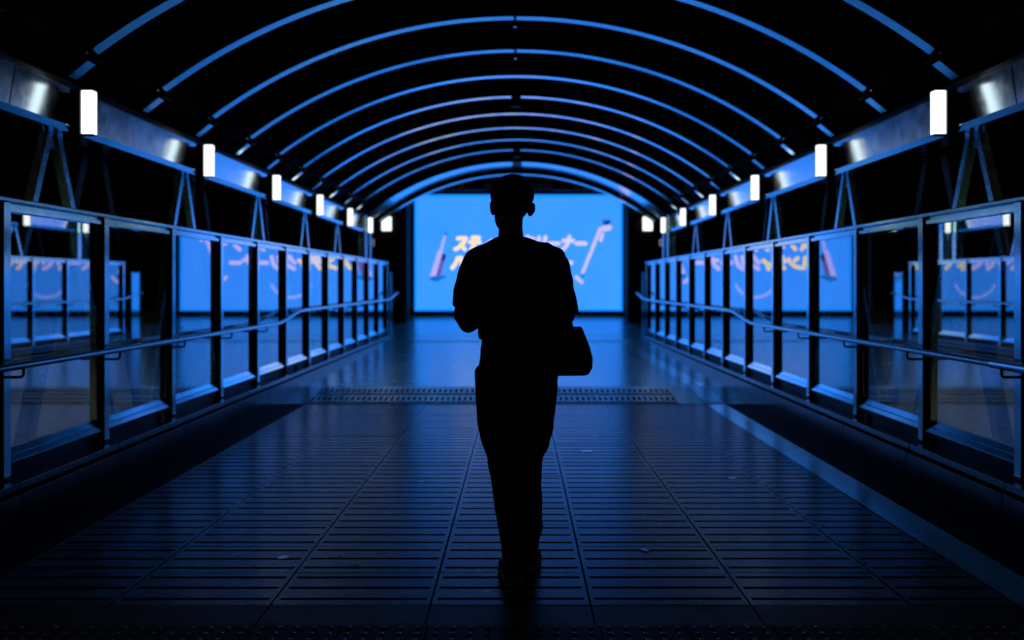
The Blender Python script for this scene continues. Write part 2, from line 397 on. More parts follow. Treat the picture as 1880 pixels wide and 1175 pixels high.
# ------------------------------------------------------------------ glass fences
PK = [4.93+1.2*k for k in range(-1, 13)]      # post positions (front face)
PW = 0.065
for s, w in SIDES:
    f = thing('glass_fence', 'aluminium and glass fence along the %s side of the walkway' % w, 'fence', (0, 0, 0.23), 'glass fences along the walkway')
    pm = MB().box(s*2.50, s*2.572, 0, PW, 0.001, 1.368).mesh('fence_post', 'alu')
    # post: lit inner face as a bright plate, unlit sides painted dark
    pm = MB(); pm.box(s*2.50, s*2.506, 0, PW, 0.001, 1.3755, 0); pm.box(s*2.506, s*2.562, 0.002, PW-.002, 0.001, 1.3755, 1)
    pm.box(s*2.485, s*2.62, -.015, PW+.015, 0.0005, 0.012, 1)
    pm = pm.mesh('fence_post', ['alu', 'alu_shade'])
    gm = MB().box(s*2.546, s*2.556, PW+.004, 1.196, 0.130, 1.350).mesh('glass_pane', 'glass')
    sm = MB().prism([(s*x, z) for x, z in ((2.512,.075),(2.512,.080),(2.525,.104),(2.530,.106),(2.530,.110),(2.546,.142),(2.580,.142),(2.580,.075))], PW+.001, 1.199)
    sm = fixn(sm.mesh('sill_rail', 'alu'))
    tm = MB(); tm.box(s*2.510, s*2.575, PW+.001, 1.165, 1.336, 1.358); tm.box(s*2.526, s*2.571, PW+.001, 1.165, 1.358, 1.376)
    tm = tm.mesh('head_channel', 'alu')
    for i, y in enumerate(PK):
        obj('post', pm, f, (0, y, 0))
        if i < len(PK)-1:
            obj('glass_pane', gm, f, (0, y, 0)); obj('sill_rail', sm, f, (0, y, 0)); obj('head_channel', tm, f, (0, y, 0))
    cap = MB().box(s*2.488, s*2.63, PK[0], PK[-1]+PW+.01, 1.378, 1.402).mesh('top_rail', 'alu')
    bevel(obj('top_rail', cap, f), .005)
    obj('gap_blocker', MB().box(s*2.535, s*2.56, PK[0]+PW, PK[-1], 0.001, 0.0745).mesh('gap_blocker', 'alu_shade'), f)  # added dark strip blocking light through the gap under the sill
    # pale end panel past the last post
    ep = MB(); ep.box(s*2.505, s*2.56, 19.78, 20.15, 0.03, 1.20); ep.box(s*2.50, s*2.565, 19.76, 19.785, 0.02, 1.225); ep.box(s*2.50, s*2.565, 20.145, 20.17, 0.02, 1.225)
    obj('end_panel', ep.mesh('end_panel', 'alu'), f)

# ------------------------------------------------------------------ handrails
for s, w in SIDES:
    h = thing('handrail', 'round steel handrail with a kink along the %s glass fence' % w, 'handrail', (s*2.42, 3.0, 0.80), 'handrails')
    pts = [(0,-1.5,0), (0,2,0), (0,4.5,0), (0,7.1,0), (0,7.28,.004), (0,7.40,.014), (0,8.12,.092), (0,8.24,.101), (0,8.45,.104), (0,12,.106), (0,15.7,.110), (-s*.005,16.2,.125), (-s*.02,16.75,.20), (-s*.03,16.95,.222)]
    obj('rail', MB().tube(pts, 0.019, 16).mesh('rail', 'steel', True), h)
    obj('end_cap', MB().ball((-s*.032,16.96,.223), .030, .030, .030).mesh('end_cap', 'steel', True), h)
    if s > 0: obj('sleeve', MB().tube([(0,.5,0),(0,2.05,0)], .0235, 16).mesh('sleeve', 'steel', True), h)
    bm_ = MB().tube([(0,0,-.016),(0,0,-.045),(s*.006,0,-.056),(s*.018,0,-.06),(s*.10,0,-.06)], .0075, 8).mesh('bracket', 'blackmetal', True)
    for y in PK:
        zz = 0.0 if y-3 < 7.2 else (0.106 if y-3 > 8.2 else 0.0)
        if y-3 < -1.4 or 7.25 < y-3 < 8.1: continue
        obj('bracket', bm_, h, (0, y-3+.03, zz))

# ------------------------------------------------------------------ edge beams, braces, lamps
Y0 = 6.15
for s, w in SIDES:
    b = thing('edge_beam', 'long grey steel edge beam above the %s glass fence' % w, 'beam', (0, 0, 2.138), 'edge beams')
    obj('web', fixn(MB().prism([(s*2.797,.0145),(s*2.758,.285),(s*2.773,.285),(s*2.812,.0145)], -3, 17.7).mesh('web', 'beam')), b)
    bevel(obj('bottom_flange', MB().box(s*2.712, s*2.92, -3, 17.7, 0.0, 0.014).mesh('bottom_flange', 'beam'), b), .003)
    obj('glint_lip', fixn(MB().prism([(s*2.711,-.010),(s*2.690,.026),(s*2.704,.026),(s*2.711,.016)], -3, 17.7).mesh('glint_lip', 'alu')), b)  # added lip, sloped to mirror the screen as a bright edge
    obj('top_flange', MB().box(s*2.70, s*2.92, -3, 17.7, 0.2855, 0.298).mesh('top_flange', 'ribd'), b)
    sp = MB().prism([(s*2.7945,.0165),(s*2.756,.284),(s*2.7575,.284),(s*2.7965,.0165)], 0, .004).mesh('splice_joint', 'core')
    for y in (5.55, 9.2, 12.8): obj('splice_joint', sp, b, (0, y, 0))
    # inner V braces
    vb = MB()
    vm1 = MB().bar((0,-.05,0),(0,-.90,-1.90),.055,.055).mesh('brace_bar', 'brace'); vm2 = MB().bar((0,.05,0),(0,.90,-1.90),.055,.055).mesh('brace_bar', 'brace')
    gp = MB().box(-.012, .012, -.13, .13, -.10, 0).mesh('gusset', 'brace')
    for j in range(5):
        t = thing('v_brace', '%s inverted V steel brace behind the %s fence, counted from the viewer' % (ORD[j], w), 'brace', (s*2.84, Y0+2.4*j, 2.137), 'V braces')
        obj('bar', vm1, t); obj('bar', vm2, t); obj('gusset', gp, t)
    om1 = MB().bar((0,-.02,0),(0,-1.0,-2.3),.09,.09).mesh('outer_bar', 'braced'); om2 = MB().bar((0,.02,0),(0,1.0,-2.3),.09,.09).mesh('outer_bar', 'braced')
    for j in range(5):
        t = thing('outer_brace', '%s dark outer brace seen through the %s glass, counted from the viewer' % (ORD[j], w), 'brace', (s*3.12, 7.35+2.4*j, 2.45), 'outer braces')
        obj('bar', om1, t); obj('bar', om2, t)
    # wall lamps
    lm = MB().box(s*2.584, s*2.656, 0, .07, -.134, .134).mesh('diffuser', 'lamp'); le = MB().box(s*2.582, s*2.657, -.002, .072, -.139, -.1345).box(s*2.582, s*2.657, -.002, .072, .1345, .139).mesh('end_cap', 'blackmetal')
    lf = MB(); lf.box(s*2.657, s*2.72, -.01, .08, -.14, .14); lf.box(s*2.72, s*2.80, .005, .065, -.12, .12); lf = lf.mesh('lamp_bracket', 'blackmetal')
    for j in range(-2, 6):
        t = thing('box_lamp', ('%s white box lamp on the %s beam, counted from the viewer' % (ORD[max(j, 0)], w)) if j >= 0 else ('white box lamp just out of view, nearer than the first on the %s beam' if j == -1 else 'white box lamp overhead beside the viewer on the %s beam') % w, 'lamp', (0, Y0+2.4*j-(0.25 if j == 5 else 0), 2.258), 'box lamps on the beams')
        bevel(obj('diffuser', lm, t), .006); obj('bracket', lf, t); obj('end_cap', le, t)

# ------------------------------------------------------------------ roof arches
RR, ZA = 4.33, 3.47
def arc_pt(x, dr=0.0):
    # point on the underside arc at lateral x, pushed out radially by dr
    zc = ZA-RR; n = Vector((x, 0, math.sqrt(RR*RR-x*x))).normalized(); p = n*(RR+dr); return Vector((p.x, 0, p.z+zc))
def rib_mesh(x0, x1, fw=0.115, depth=0.12, n=48, dz=0.0):
    mb = MB()
    def sweep(r0, r1, hw, mi):
        o = len(mb.v)
        for i in range(n+1):
            x = x0+(x1-x0)*i/n; a = arc_pt(x, r0); b = arc_pt(x, r1)
            for p, yy in ((a,-hw),(a,hw),(b,hw),(b,-hw)): mb.v.append((p.x, yy, p.z+dz))
        for i in range(n):
            for k in range(4):
                k2 = (k+1)%4; mb.f.append((o+i*4+k, o+i*4+k2, o+(i+1)*4+k2, o+(i+1)*4+k)); mb.m.append(mi)
        mb.f.append((o,o+1,o+2,o+3)); mb.m.append(mi); mb.f.append(tuple(o+n*4+k for k in (3,2,1,0))); mb.m.append(mi)
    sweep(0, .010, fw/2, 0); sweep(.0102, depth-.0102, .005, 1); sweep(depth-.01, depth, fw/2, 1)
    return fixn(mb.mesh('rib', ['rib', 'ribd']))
rib_whole = rib_mesh(-2.57, 2.57); rib_l = rib_mesh(-2.57, -.05, n=24); rib_r = rib_mesh(.05, 2.57, n=24)
stubs = {}
for s, w in SIDES:
    a = arc_pt(2.615, -.035); b = arc_pt(2.80, -.035); a = Vector((s*a.x,0,a.z)); b = Vector((s*b.x,0,b.z)); d = (b-a)
    n = Vector((-d.z*s, 0, d.x*s)).normalized()
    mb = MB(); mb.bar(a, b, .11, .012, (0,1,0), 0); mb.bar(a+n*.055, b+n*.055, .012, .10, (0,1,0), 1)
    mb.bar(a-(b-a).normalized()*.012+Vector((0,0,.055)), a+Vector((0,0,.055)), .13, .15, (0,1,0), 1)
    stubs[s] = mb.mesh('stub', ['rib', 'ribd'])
bolt = MB().tube([(0,0,-.02),(0,0,.012)], .013, 6).mesh('bolt', 'steel')
hang = MB().box(-.012, .012, -.02, .02, -.075, 0).mesh('hanger', 'rib')
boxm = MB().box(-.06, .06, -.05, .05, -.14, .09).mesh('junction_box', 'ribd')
for k in range(-1, 10):
    y = Y0+1.2*k
    t = thing('roof_arch', '%s curved steel roof arch counted from the viewer' % ORD[k+1], 'arch', (0, y, 0), 'roof arches')
    if k in (5, 9):
        obj('rib', rib_l, t); obj('rib', rib_r, t); obj('junction_box', boxm, t, (0, 0, ZA+.02))
    else: obj('rib', rib_whole, t)
    if k in (2, 3): obj('hanger', hang, t, (0, 0, ZA-.001))
    for s, w in SIDES:
        obj('stub', stubs[s], t)
        p = arc_pt(2.592, .03)
        for yy in (-.035, .035): obj('bolt', bolt, t, (s*p.x, yy, p.z), (0, s*R(36), 0))
# end portal: deeper arch and columns
t = thing('portal_arch', 'deep double steel arch framing the far end of the roof', 'arch', (0, 18.3, 0))
obj('soffit', rib_mesh(-2.72, 2.72, fw=1.1, depth=.12, dz=-.05), t, (0, .45, 0))
obj('rib', rib_mesh(-2.72, 2.72, fw=.22, depth=.08, dz=-.13), t, (0, 1.25, 0))
hm = MB().box(-.09, .09, -.05, .05, -.13, 0).mesh('lug', 'rib'); obj('lug', hm, t, (0, 1.25, ZA-.14))
for s, w in SIDES:
    for i, (y, nm) in enumerate(((17.75, 'nearer'), (18.30, 'farther'))):
        mb = MB(); mb.box(s*2.68, s*2.692, 0, .14, 0, 2.20); mb.box(s*2.692, s*2.80, .065, .075, 0, 2.20); mb.box(s*2.80, s*2.812, 0, .14, 0, 2.20)
        mb.box(s*2.665, s*2.83, -.02, .16, -.001, .016)
        thing('portal_column', '%s of two steel columns at the far end of the %s fence' % (nm, w), 'column', (0, y, 0.23), 'portal columns', mb.mesh('portal_column', 'brace'))
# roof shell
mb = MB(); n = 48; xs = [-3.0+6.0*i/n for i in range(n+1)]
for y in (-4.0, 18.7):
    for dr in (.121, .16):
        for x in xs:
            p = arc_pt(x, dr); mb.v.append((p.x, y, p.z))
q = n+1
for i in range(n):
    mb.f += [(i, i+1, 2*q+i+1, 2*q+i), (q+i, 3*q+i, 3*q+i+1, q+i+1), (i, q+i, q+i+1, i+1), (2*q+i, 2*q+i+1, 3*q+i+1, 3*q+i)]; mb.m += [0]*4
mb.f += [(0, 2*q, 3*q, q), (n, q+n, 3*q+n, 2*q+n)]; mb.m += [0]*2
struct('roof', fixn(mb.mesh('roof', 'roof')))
# ------------------------------------------------------------------ deck outside and parapets
for s, w in SIDES:
    thing('parapet', 'low concrete outer parapet seen through the %s glass' % w, 'parapet', (0, 0, -.3), 'outer parapets',
          MB().box(s*3.42, s*3.56, -2, 19.5, 0, 1.25).mesh('parapet', 'parapet'))
for s, w in SIDES:  # added hidden fill strips for the parapets; hood keeps glow off the braces
    t = thing('fill_strip', 'added hidden fill strip low behind the %s kerb, glowing onto the outer parapet' % w, 'light', (s*2.86, 3.4, -.02), 'added fill strips')
    obj('housing', MB().box(-.03, .03, 0, 6.2, -.24, .0).mesh('housing', 'blackmetal'), t)
    obj('diffuser', MB().box(-.022, .022, .01, 6.19, .001, .03).mesh('fill_emitter', 'fill_glow'), t)
    obj('hood', MB().box(-s*.05, s*.045, 0, 6.2, .085, .095).box(-s*.05, -s*.045, 0, 6.2, -.2, .085).mesh('hood', 'blackmetal'), t)
struct('bridge_deck', MB().box(-3.6, 3.6, -4, 19.5, -.9, -.26).mesh('bridge_deck', 'parapet'))

# ------------------------------------------------------------------ end wall and LED screen
SD = 22.0
def sx(px): return (px-952)/1840*SD+CX
def sz(py): return EYE+(522-py)/1840*SD
wall = thing('end_building', 'black building front behind the big blue screen', 'building', (0, SD+.12, -6))
obj('wall', MB().box(-16, 16, 0, 6, 0, 22).mesh('end_wall', 'endwall'), wall)
for s, w in SIDES:
    pil = MB().box(s*2.32, s*2.92, 0, 0.98, -.1, 4.2).mesh('pillar', 'endwall')
    bevel(thing('end_pillar', 'dark pillar to the %s of the blue screen' % w, 'pillar', (0, 21.0, zf(21.0)), 'dark end pillars', pil), .01)
    lt = thing('square_lamp', 'squarish white lamp facing the viewer on the %s dark pillar' % w, 'lamp', (s*2.73, 20.995, 2.467), 'pillar lamps')
    bevel(obj('diffuser', MB().box(-.10, .10, -.07, -.01, -.145, .145).mesh('pillar_diffuser', 'lamp'), lt), .01)
    obj('back_plate', MB().box(-.12, .12, -.009, .0, -.16, .16).mesh('pillar_lamp_plate', 'blackmetal'), lt)
hdr = thing('header_sign', 'dark header board with faint lettering above the blue screen', 'sign', (0, 21.4, 3.20))
obj('board', MB().box(-2.1, 2.1, 0, .3, .02, 1.2).mesh('header_board', 'endwall'), hdr)

scr = thing('led_screen', 'large bright blue advertising screen with yellow and white lettering', 'screen', ((sx(761)+sx(1143))/2, SD, sz(571)))
SX, SZ = scr.location.x, scr.location.z
W2 = (sx(1143)-sx(761))/2; HH = sz(357)-sz(571)
obj('display', MB().box(-W2+.05, W2-.05, 0, .02, .05, HH-.05).mesh('display', 'screen'), scr)
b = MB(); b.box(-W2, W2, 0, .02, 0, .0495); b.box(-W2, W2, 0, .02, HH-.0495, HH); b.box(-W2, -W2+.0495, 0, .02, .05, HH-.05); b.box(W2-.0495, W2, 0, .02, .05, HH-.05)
obj('edge_glow', b.mesh('edge_glow', 'edge_glow'), scr)
fr = MB(); fr.box(-W2-.12, W2+.12, .021, .118, -.14, HH+.1)
obj('frame', fr.mesh('frame', 'blackmetal'), scr)
DEP = [0.0]
def flat(poly, mb, mi=0):
    # thin raised flat print on the display; successive pieces lie 0.6 mm further forward
    DEP[0] += 1; y = -.001-.0006*(DEP[0] % 24)
    n = len(poly); vs = [(p[0], y, p[1]) for p in poly]+[(p[0], y+.0005, p[1]) for p in poly]
    mb.add(vs, [tuple(range(n)), tuple(reversed(range(n, 2*n)))]+[(k, k+n, (k+1)%n+n, (k+1)%n) for k in range(n)], mi)
def capsule(a, b, r):
    a = Vector((a[0], a[1])); b = Vector((b[0], b[1])); d = (b-a); an = math.atan2(d.y, d.x); out = []
    for k in range(9): t = an+math.pi/2+math.pi*k/8; out.append((a.x+r*math.cos(t), a.y+r*math.sin(t)))
    for k in range(9): t = an-math.pi/2+math.pi*k/8; out.append((b.x+r*math.cos(t), b.y+r*math.sin(t)))
    return out
def L(px, py): return (sx(px)-SX, sz(py)-SZ)
def pxp(poly): return [L(*p) for p in poly]
TE = [[(.22,.9),(.78,.9)], [(.08,.58),(.92,.58)], [(.52,.58),(.5,.35),(.3,.06)]]
GL = {'su': [[(.12,.86),(.82,.86),(.72,.56),(.45,.25),(.08,.06)], [(.52,.42),(.9,.05)]], 'te': TE,
 'i': [[(.80,.66),(.5,.40),(.15,.24)], [(.52,.4),(.52,0)]], 'tsu': [[(.16,.58),(.25,.36)], [(.45,.63),(.52,.42)], [(.85,.62),(.72,.28),(.38,.03)]],
 'ku': [[(.38,.98),(.28,.72),(.06,.48)], [(.36,.82),(.90,.82),(.78,.45),(.55,.2),(.22,.02)]], 'ri': [[(.22,.92),(.22,.38)], [(.78,.94),(.78,.5),(.65,.2),(.4,.02)]],
 'bar': [[(.10,.48),(.90,.48)]], 'na': [[(.08,.68),(.92,.68)], [(.54,.97),(.54,.6),(.42,.28),(.15,.02)]], 'ha': [[(.34,.85),(.25,.42),(.04,.08)], [(.62,.87),(.78,.45),(.96,.08)]],
 'n': [[(.12,.84),(.4,.66)], [(.1,.08),(.5,.2),(.75,.42),(.94,.76)]], 'de': TE+[[(.84,1.08),(.88,.96)], [(.98,1.05),(1.02,.94)]]}
def write(seq, x0, ytop, ybot, step, nyel):
    for i, g in enumerate(seq):
        mb = MB(); h = ybot-ytop; w = step*.86
        pts = [[(x0+i*step+p[0]*w+p[1]*5.0, ybot-p[1]*h) for p in st] for st in GL[g]]
        for r_, mi in ((3.7, 1), (2.5, 0)):
            for st in pts:
                for a, b_ in zip(st, st[1:]):
                    flat([(q[0], q[1]) for q in capsule(L(*a), L(*b_), r_/1840*SD)], mb, mi)
        obj('letter', mb.mesh('letter', ['letter_y' if i < nyel else 'letter_w', 'letter_o' if i < nyel else 'letter_w']), scr)
write(['su','te','i','tsu','ku','ku','ri','bar','na','bar'], 834, 434, 459, 24.4, 5)
write(['ha','n','de','i','ku','ri','bar','na','bar'], 829, 470, 494, 24.8, 4)
# picture of a hand-held cleaner, left
mb = MB()
flat(pxp([(786,512),(800,518),(822,508),(812,505),(800,508)]), mb, 3)
flat(pxp([(815,428),(819,426),(823,430),(817,434)]), mb, 3)
flat(pxp([(808,456),(815,432),(819,433),(813,458)]), mb, 0)
flat(pxp([(788,512),(804,460),(812,456),(814,466),(801,512)]), mb, 0)
flat(pxp([(799,512),(812,464),(818,468),(816,480),(808,510)]), mb, 2)
flat(pxp([(811,476),(814,464),(819,469),(816,481)]), mb, 1)
flat(pxp([(787,513),(791,508),(808,506),(807,512),(798,515)]), mb, 1)
obj('cleaner_picture', mb.mesh('cleaner_picture', ['pic_body', 'pic_dark', 'pic_mid', 'pic_blue']), scr)
# picture of a stick cleaner, right
mb = MB()
flat(pxp([(1105,404),(1120,402),(1122,410),(1114,414),(1106,412)]), mb, 1)
flat(capsule(L(1070,500), L(1102,420), 3.2/1840*SD), mb, 0)
flat(capsule(L(1108,420), L(1118,418), 5.2/1840*SD), mb, 0)
flat(capsule(L(1106,430), L(1103,441), 3.2/1840*SD), mb, 0)
flat(pxp([(1108,408),(1120,405),(1119,411),(1110,413)]), mb, 2)
flat(pxp([(1065,506),(1074,502),(1073,508),(1068,511)]), mb, 1)
flat(capsule(L(1058,509), L(1068,518), 3.4/1840*SD), mb, 0)
obj('cleaner_picture', mb.mesh('cleaner_picture', ['pic_pale', 'pic_blue', 'pic_dark']), scr)
# smile shaped arc low on the picture
mb = MB(); pa = [(938+38*math.cos(R(a)), 512+34*math.sin(R(a))) for a in range(20, 161, 14)]
for a, b_ in zip(pa, pa[1:]): flat(capsule(L(*a), L(*b_), 2.6/1840*SD), mb)
obj('smile_arc', mb.mesh('smile_arc', 'arc'), scr)

# faint header lettering (strokes too dim to read in the photograph)
def strokes(x0, x1, y0, y1, n, seed):
    rnd = random.Random(seed); mb = MB(); D = 21.4; hx, hz = 0, 3.20
    P = lambda px, py: ((px-952)/1840*D+CX-hx, EYE+(522-py)/1840*D-hz)
    cw = (x1-x0)/n
    for i in range(n):
        a = x0+i*cw+1.2; b_ = a+cw-2.4
        segs = []
        for q in range(4): yy = y0+(y1-y0)*(.08+.28*q); segs.append(((a+rnd.uniform(0,2), yy), (b_-rnd.uniform(0,2), yy)))
        for q in range(3): xx = a+(b_-a)*(.15+.35*q); segs.append(((xx, y0+rnd.uniform(0,4)), (xx, y1-rnd.uniform(0,4))))
        for u, v in segs:
            c = capsule(P(*u), P(*v), .011); flat(c, mb)
    return mb.mesh('header_letters', 'sign')
for nm, a in (('l', (822,853,336,350,2,1)), ('c', (888,1016,336,351,8,2)), ('r', (1053,1083,336,350,2,3))): obj('lettering', strokes(*a), hdr)
# small round number plates on the wall beside the screen, seen only in the glass
for s, w in SIDES:
    mb = MB(); y = -.012
    for a, b_ in (((.05,-.07),(.05,.07)), ((-.07,-.05),(-.07,.05)), ((-.01,-.05),(-.01,.05)), ((-.06,.06),(-.02,.06)), ((-.06,-.06),(-.02,-.06))): flat(capsule(a, b_, .014), mb)
    thing('number_plate', 'tiny white number on the dark wall beyond the %s pillar' % w, 'sign', (s*3.22, SD+.115, 2.12), 'wall numbers', mb.mesh('number_plate', 'number'))

# ------------------------------------------------------------------ dark buildings outside
def building(x0, x1, y0, y1, h, matn, label):
    t = thing('building', label, 'building', (0, 0, -6))
    obj('wall', MB().box(x0, x1, y0, y1, 0, h).mesh('building_wall', matn), t)
    inner = x1 if x1 < 0 else x0; s = 1 if x1 < 0 else -1
    wm = MB().box(0, s*.06, 0, 1.5, 0, 1.5); wm.box(s*.06, s*.08, .72, .78, 0, 1.5, 1); wm.box(0, s*.10, -.05, 1.55, -.08, 0, 1)
    wm = wm.mesh('building_window', ['wglass', matn]); led = MB().box(0, s*.25, 0, y1-y0, -.12, .12).mesh('floor_band', matn)
    z = 1.2
    while z+2 < h:
        obj('floor_band', led, t, (inner, y0, z-.5)); y = y0+.8
        while y+1.6 < y1 and z > 4: obj('window', wm, t, (inner+s*.002, y, z)); y += 2.6
        z += 3.1
building(-22, -11, 14, 34, 14, 'facade', 'dim brown building beyond the left fence')
building(12, 24, 16, 36, 13, 'facade2', 'dim grey building beyond the right fence')
building(-30, -16, 2, 12.5, 11, 'facade2', 'unlit grey block nearer the viewer beyond the left fence')

# ------------------------------------------------------------------ small things on the floor and the ledges
for s, y, lab in ((-1, 6.95, 'small white socket box under the sill of the left fence'), (1, 6.95, 'small white socket box under the sill of the right fence'), (-1, 11.2, 'small tan box under the far sill of the left fence')):
    mb = MB().box(-.02, .02, -.028, .028, 0, .062); bevel(thing('socket_box', lab, 'box', (s*2.455, y, .231), None, mb.mesh('socket_box', 'white')), .006)
for i, (x, y, r_, lab) in enumerate(((.52, 7.2, .4, 'largest pale paper scrap on the ribbed tiles right of the person'), (-1.0, 4.40, 1.1, 'paper scrap on the ribbed tiles at lower left'), (.60, 4.52, 2.0, 'small paper scrap on the ribbed tiles right of the shoes'), (1.35, 6.2, .2, 'tiny paper scrap near the pale edge strip'))):
    sc = (1.0, .7, .5, .6)[i]; rnd = random.Random(i)
    mb = MB(); ring = [(math.cos(2*math.pi*k/7)*.05*sc*rnd.uniform(.7, 1.2), math.sin(2*math.pi*k/7)*.035*sc*rnd.uniform(.7, 1.2)) for k in range(7)]
    mb.add([(a, b_, .0004*rnd.random()) for a, b_ in ring]+[(a, b_, .0015+.0004*rnd.random()) for a, b_ in ring], [tuple(reversed(range(7))), tuple(range(7, 14))]+[(k, (k+1)%7, (k+1)%7+7, k+7) for k in range(7)])
    thing('paper_scrap', lab, 'litter', (x, y, .0015), None, mb.mesh('paper_scrap', 'paper'), (0, 0, r_))

# ------------------------------------------------------------------ the person
PD = 4.06
per = thing('person', 'person in loose black top and trousers walking away with a bag on one arm', 'person', (0, PD, 0))
def remesh(o, vox, smooth=6, fac=.5):
    m = o.modifiers.new('remesh', 'REMESH'); m.mode = 'VOXEL'; m.voxel_size = vox; m.use_smooth_shade = True
    if smooth: k = o.modifiers.new('smooth', 'SMOOTH'); k.factor = fac; k.iterations = smooth
    return o
def limb(mb, pts, n=18):
    # pts: (position, radius) with oriented rings
    P = [Vector(p[0]) for p in pts]; prev = None; rings = []
    for i, p in enumerate(P):
        t = (P[min(i+1, len(P)-1)]-P[max(i-1, 0)]).normalized()
        if prev is None: a = Vector((0,1,0)) if abs(t.y) < .9 else Vector((1,0,0)); u = t.cross(a).normalized()
        else: u = (prev-t*prev.dot(t)).normalized()
        prev = u; w = t.cross(u); r = pts[i][1]; rx, ry = r if isinstance(r, tuple) else (r, r)
        rings.append((p, rx, ry, u, w))
    mb.loft(rings, n)
YAW = Matrix.Rotation(R(24), 3, 'Z') @ Matrix.Rotation(R(-6), 3, 'X')
HC = Vector((0.0, .035, 1.527))
def H(x, y, z): return HC+YAW @ Vector((x, y, z))
body = MB()
body.ball(HC+YAW @ Vector((0,-.012,.016)), .073, .090, .090, YAW)
body.ball(H(0,.03,-.045), .060, .062, .075, YAW); body.ball(H(0,.045,-.088), .036, .036, .032, YAW)
body.ball(H(0,.092,-.03), .012, .016, .022, YAW); body.ball(H(0,.082,-.068), .022, .012, .010, YAW); body.ball(H(0,.078,.012), .045, .014, .012, YAW)
for s in (-1, 1):
    body.ball(H(s*.082,-.004,-.022), .013, .018, .030, YAW); body.ball(H(s*.092,-.014,-.014), .009, .014, .026, YAW)
body.loft([((.0,-.0,1.33), .064, .062), ((-.001,.005,1.39), .052, .054), ((-.002,.012,1.43), .049, .052), ((-.002,.02,1.47), .050, .056)], 20)
body.loft([((.02,0,.80), .13, .10), ((.022,0,.90), .135, .105), ((.02,0,1.0), .13, .095), ((.018,0,1.12), .142, .10), ((.018,-.005,1.24), .155, .10), ((.016,-.004,1.31), .145, .085), ((.01,0,1.36), .075, .065)])
# legs: left foot nearer, right foot a short step ahead
limb(body, [((-.045,0,.84), .085), ((-.055,.0,.66), .072), ((-.035,.0,.47), .055), ((-.018,-.005,.30), .05), ((.005,-.03,.10), .036), ((.005,-.03,.05), .034)])
limb(body, [((.095,0,.84), .085), ((.10,.05,.66), .072), ((.075,.10,.47), .055), ((.072,.11,.30), .05), ((.072,.13,.12), .036), ((.072,.13,.06), .034)])
arms = {-1: [((-.145,0,1.30), .050), ((-.168,-.005,1.20), .046), ((-.189,-.02,1.065), .045), ((-.176,.02,1.043), .043), ((-.13,.12,1.06), .034), ((-.09,.22,1.09), .026)],
         1: [((.180,0,1.30), .050), ((.200,-.005,1.20), .046), ((.216,-.02,1.065), .042), ((.207,.02,1.045), .040), ((.17,.12,1.065), .034), ((.125,.22,1.09), .026)]}
for s in (-1, 1):
    limb(body, arms[s])
    wr = Vector(arms[s][-1][0]); dr = (wr-Vector(arms[s][-2][0])).normalized(); side = Vector((0,0,1)); inn = dr.cross(side).normalized()*(1 if s > 0 else -1)
    limb(body, [(wr, (.024,.020)), (wr+dr*.035, (.036,.015)), (wr+dr*.075, (.038,.013))])
    for q, ln in enumerate((.064, .074, .070, .056)):
        b0 = wr+dr*.072+side*(.027-.018*q); k1 = b0+dr*ln*.45-inn*.004*s; k2 = k1+dr*ln*.25-inn*.018; k3 = k2-inn*.02+dr*.004
        limb(body, [(b0-dr*.01, .0088), (k1, .0085), (k2, .008), (k3, .007)], 10)
    b0 = wr+dr*.025+side*.026; limb(body, [(b0, .012), (b0+dr*.02+side*.018, .0105), (b0+dr*.045+side*.02-inn*.01, .009), (b0+dr*.062+side*.016-inn*.016, .008)], 10)
bo = remesh(obj('body', body.mesh('body', 'skin', True), per), .0065, 3)
for s in (-1, 1):
    obj('eye', MB().ball(H(s*.03,.076,-.006), .010, .008, .008, YAW, 12, 8).mesh('eye', 'white', True), per)
# hair: cap over the skull, open at the face
hm = MB(); hm.ball((0,0,0), .0875, .102, .084, None, 40, 24)
me = hm.mesh('hair', 'hair', True); bmx = bmesh.new(); bmx.from_mesh(me)
cm_ = lambda f: f.calc_center_median()
kill = [f for f in bmx.faces if (cm_(f).y > .045 and cm_(f).z < .02) or cm_(f).z < -.077 or (abs(cm_(f).x) > .05 and cm_(f).z < -.035 and cm_(f).y > -.035)]
bmesh.ops.delete(bmx, geom=kill, context='FACES'); bmx.to_mesh(me); bmx.free()
ho = obj('hair', me, per, HC+YAW @ Vector((0,-.014,.036)), YAW.to_euler())
sm = ho.modifiers.new('solid', 'SOLIDIFY'); sm.thickness = .012; sm.offset = -1
tx = bpy.data.textures.new('hair_noise', 'CLOUDS'); tx.noise_scale = .02
dm = ho.modifiers.new('disp', 'DISPLACE'); dm.texture = tx; dm.strength = .004; dm.mid_level = .5
# top with half sleeves
sh = MB()
sh.loft([((.012,0,.975), .147, .125), ((.016,0,1.05), .152, .128), ((.018,0,1.14), .158, .128), ((.018,-.003,1.22), .170, .124), ((.017,-.004,1.28), .176, .115), ((.016,-.004,1.325), .168, .100), ((.012,-.003,1.355), .138, .086), ((.008,0,1.376), .100, .074), ((.003,.003,1.394), .062, .064)])
limb(sh, [((-.05,0,1.325), .045), ((-.10,0,1.318), .052), ((-.138,-.002,1.295), .058), ((-.152,-.003,1.25), .064), ((-.164,-.008,1.18), .066), ((-.176,-.012,1.125), .062), ((-.180,-.014,1.100), .060)])
limb(sh, [((.07,0,1.33), .045), ((.13,0,1.322), .052), ((.166,-.002,1.30), .058), ((.180,-.003,1.26), .062), ((.193,-.008,1.18), .062), ((.206,-.013,1.11), .064), ((.212,-.016,1.075), .064)])
so = remesh(obj('top', sh.mesh('top', 'shirt', True), per), .008, 12)
t2 = bpy.data.textures.new('cloth_noise', 'CLOUDS'); t2.noise_scale = .09
dm = so.modifiers.new('disp', 'DISPLACE'); dm.texture = t2; dm.strength = .016; dm.mid_level = .5
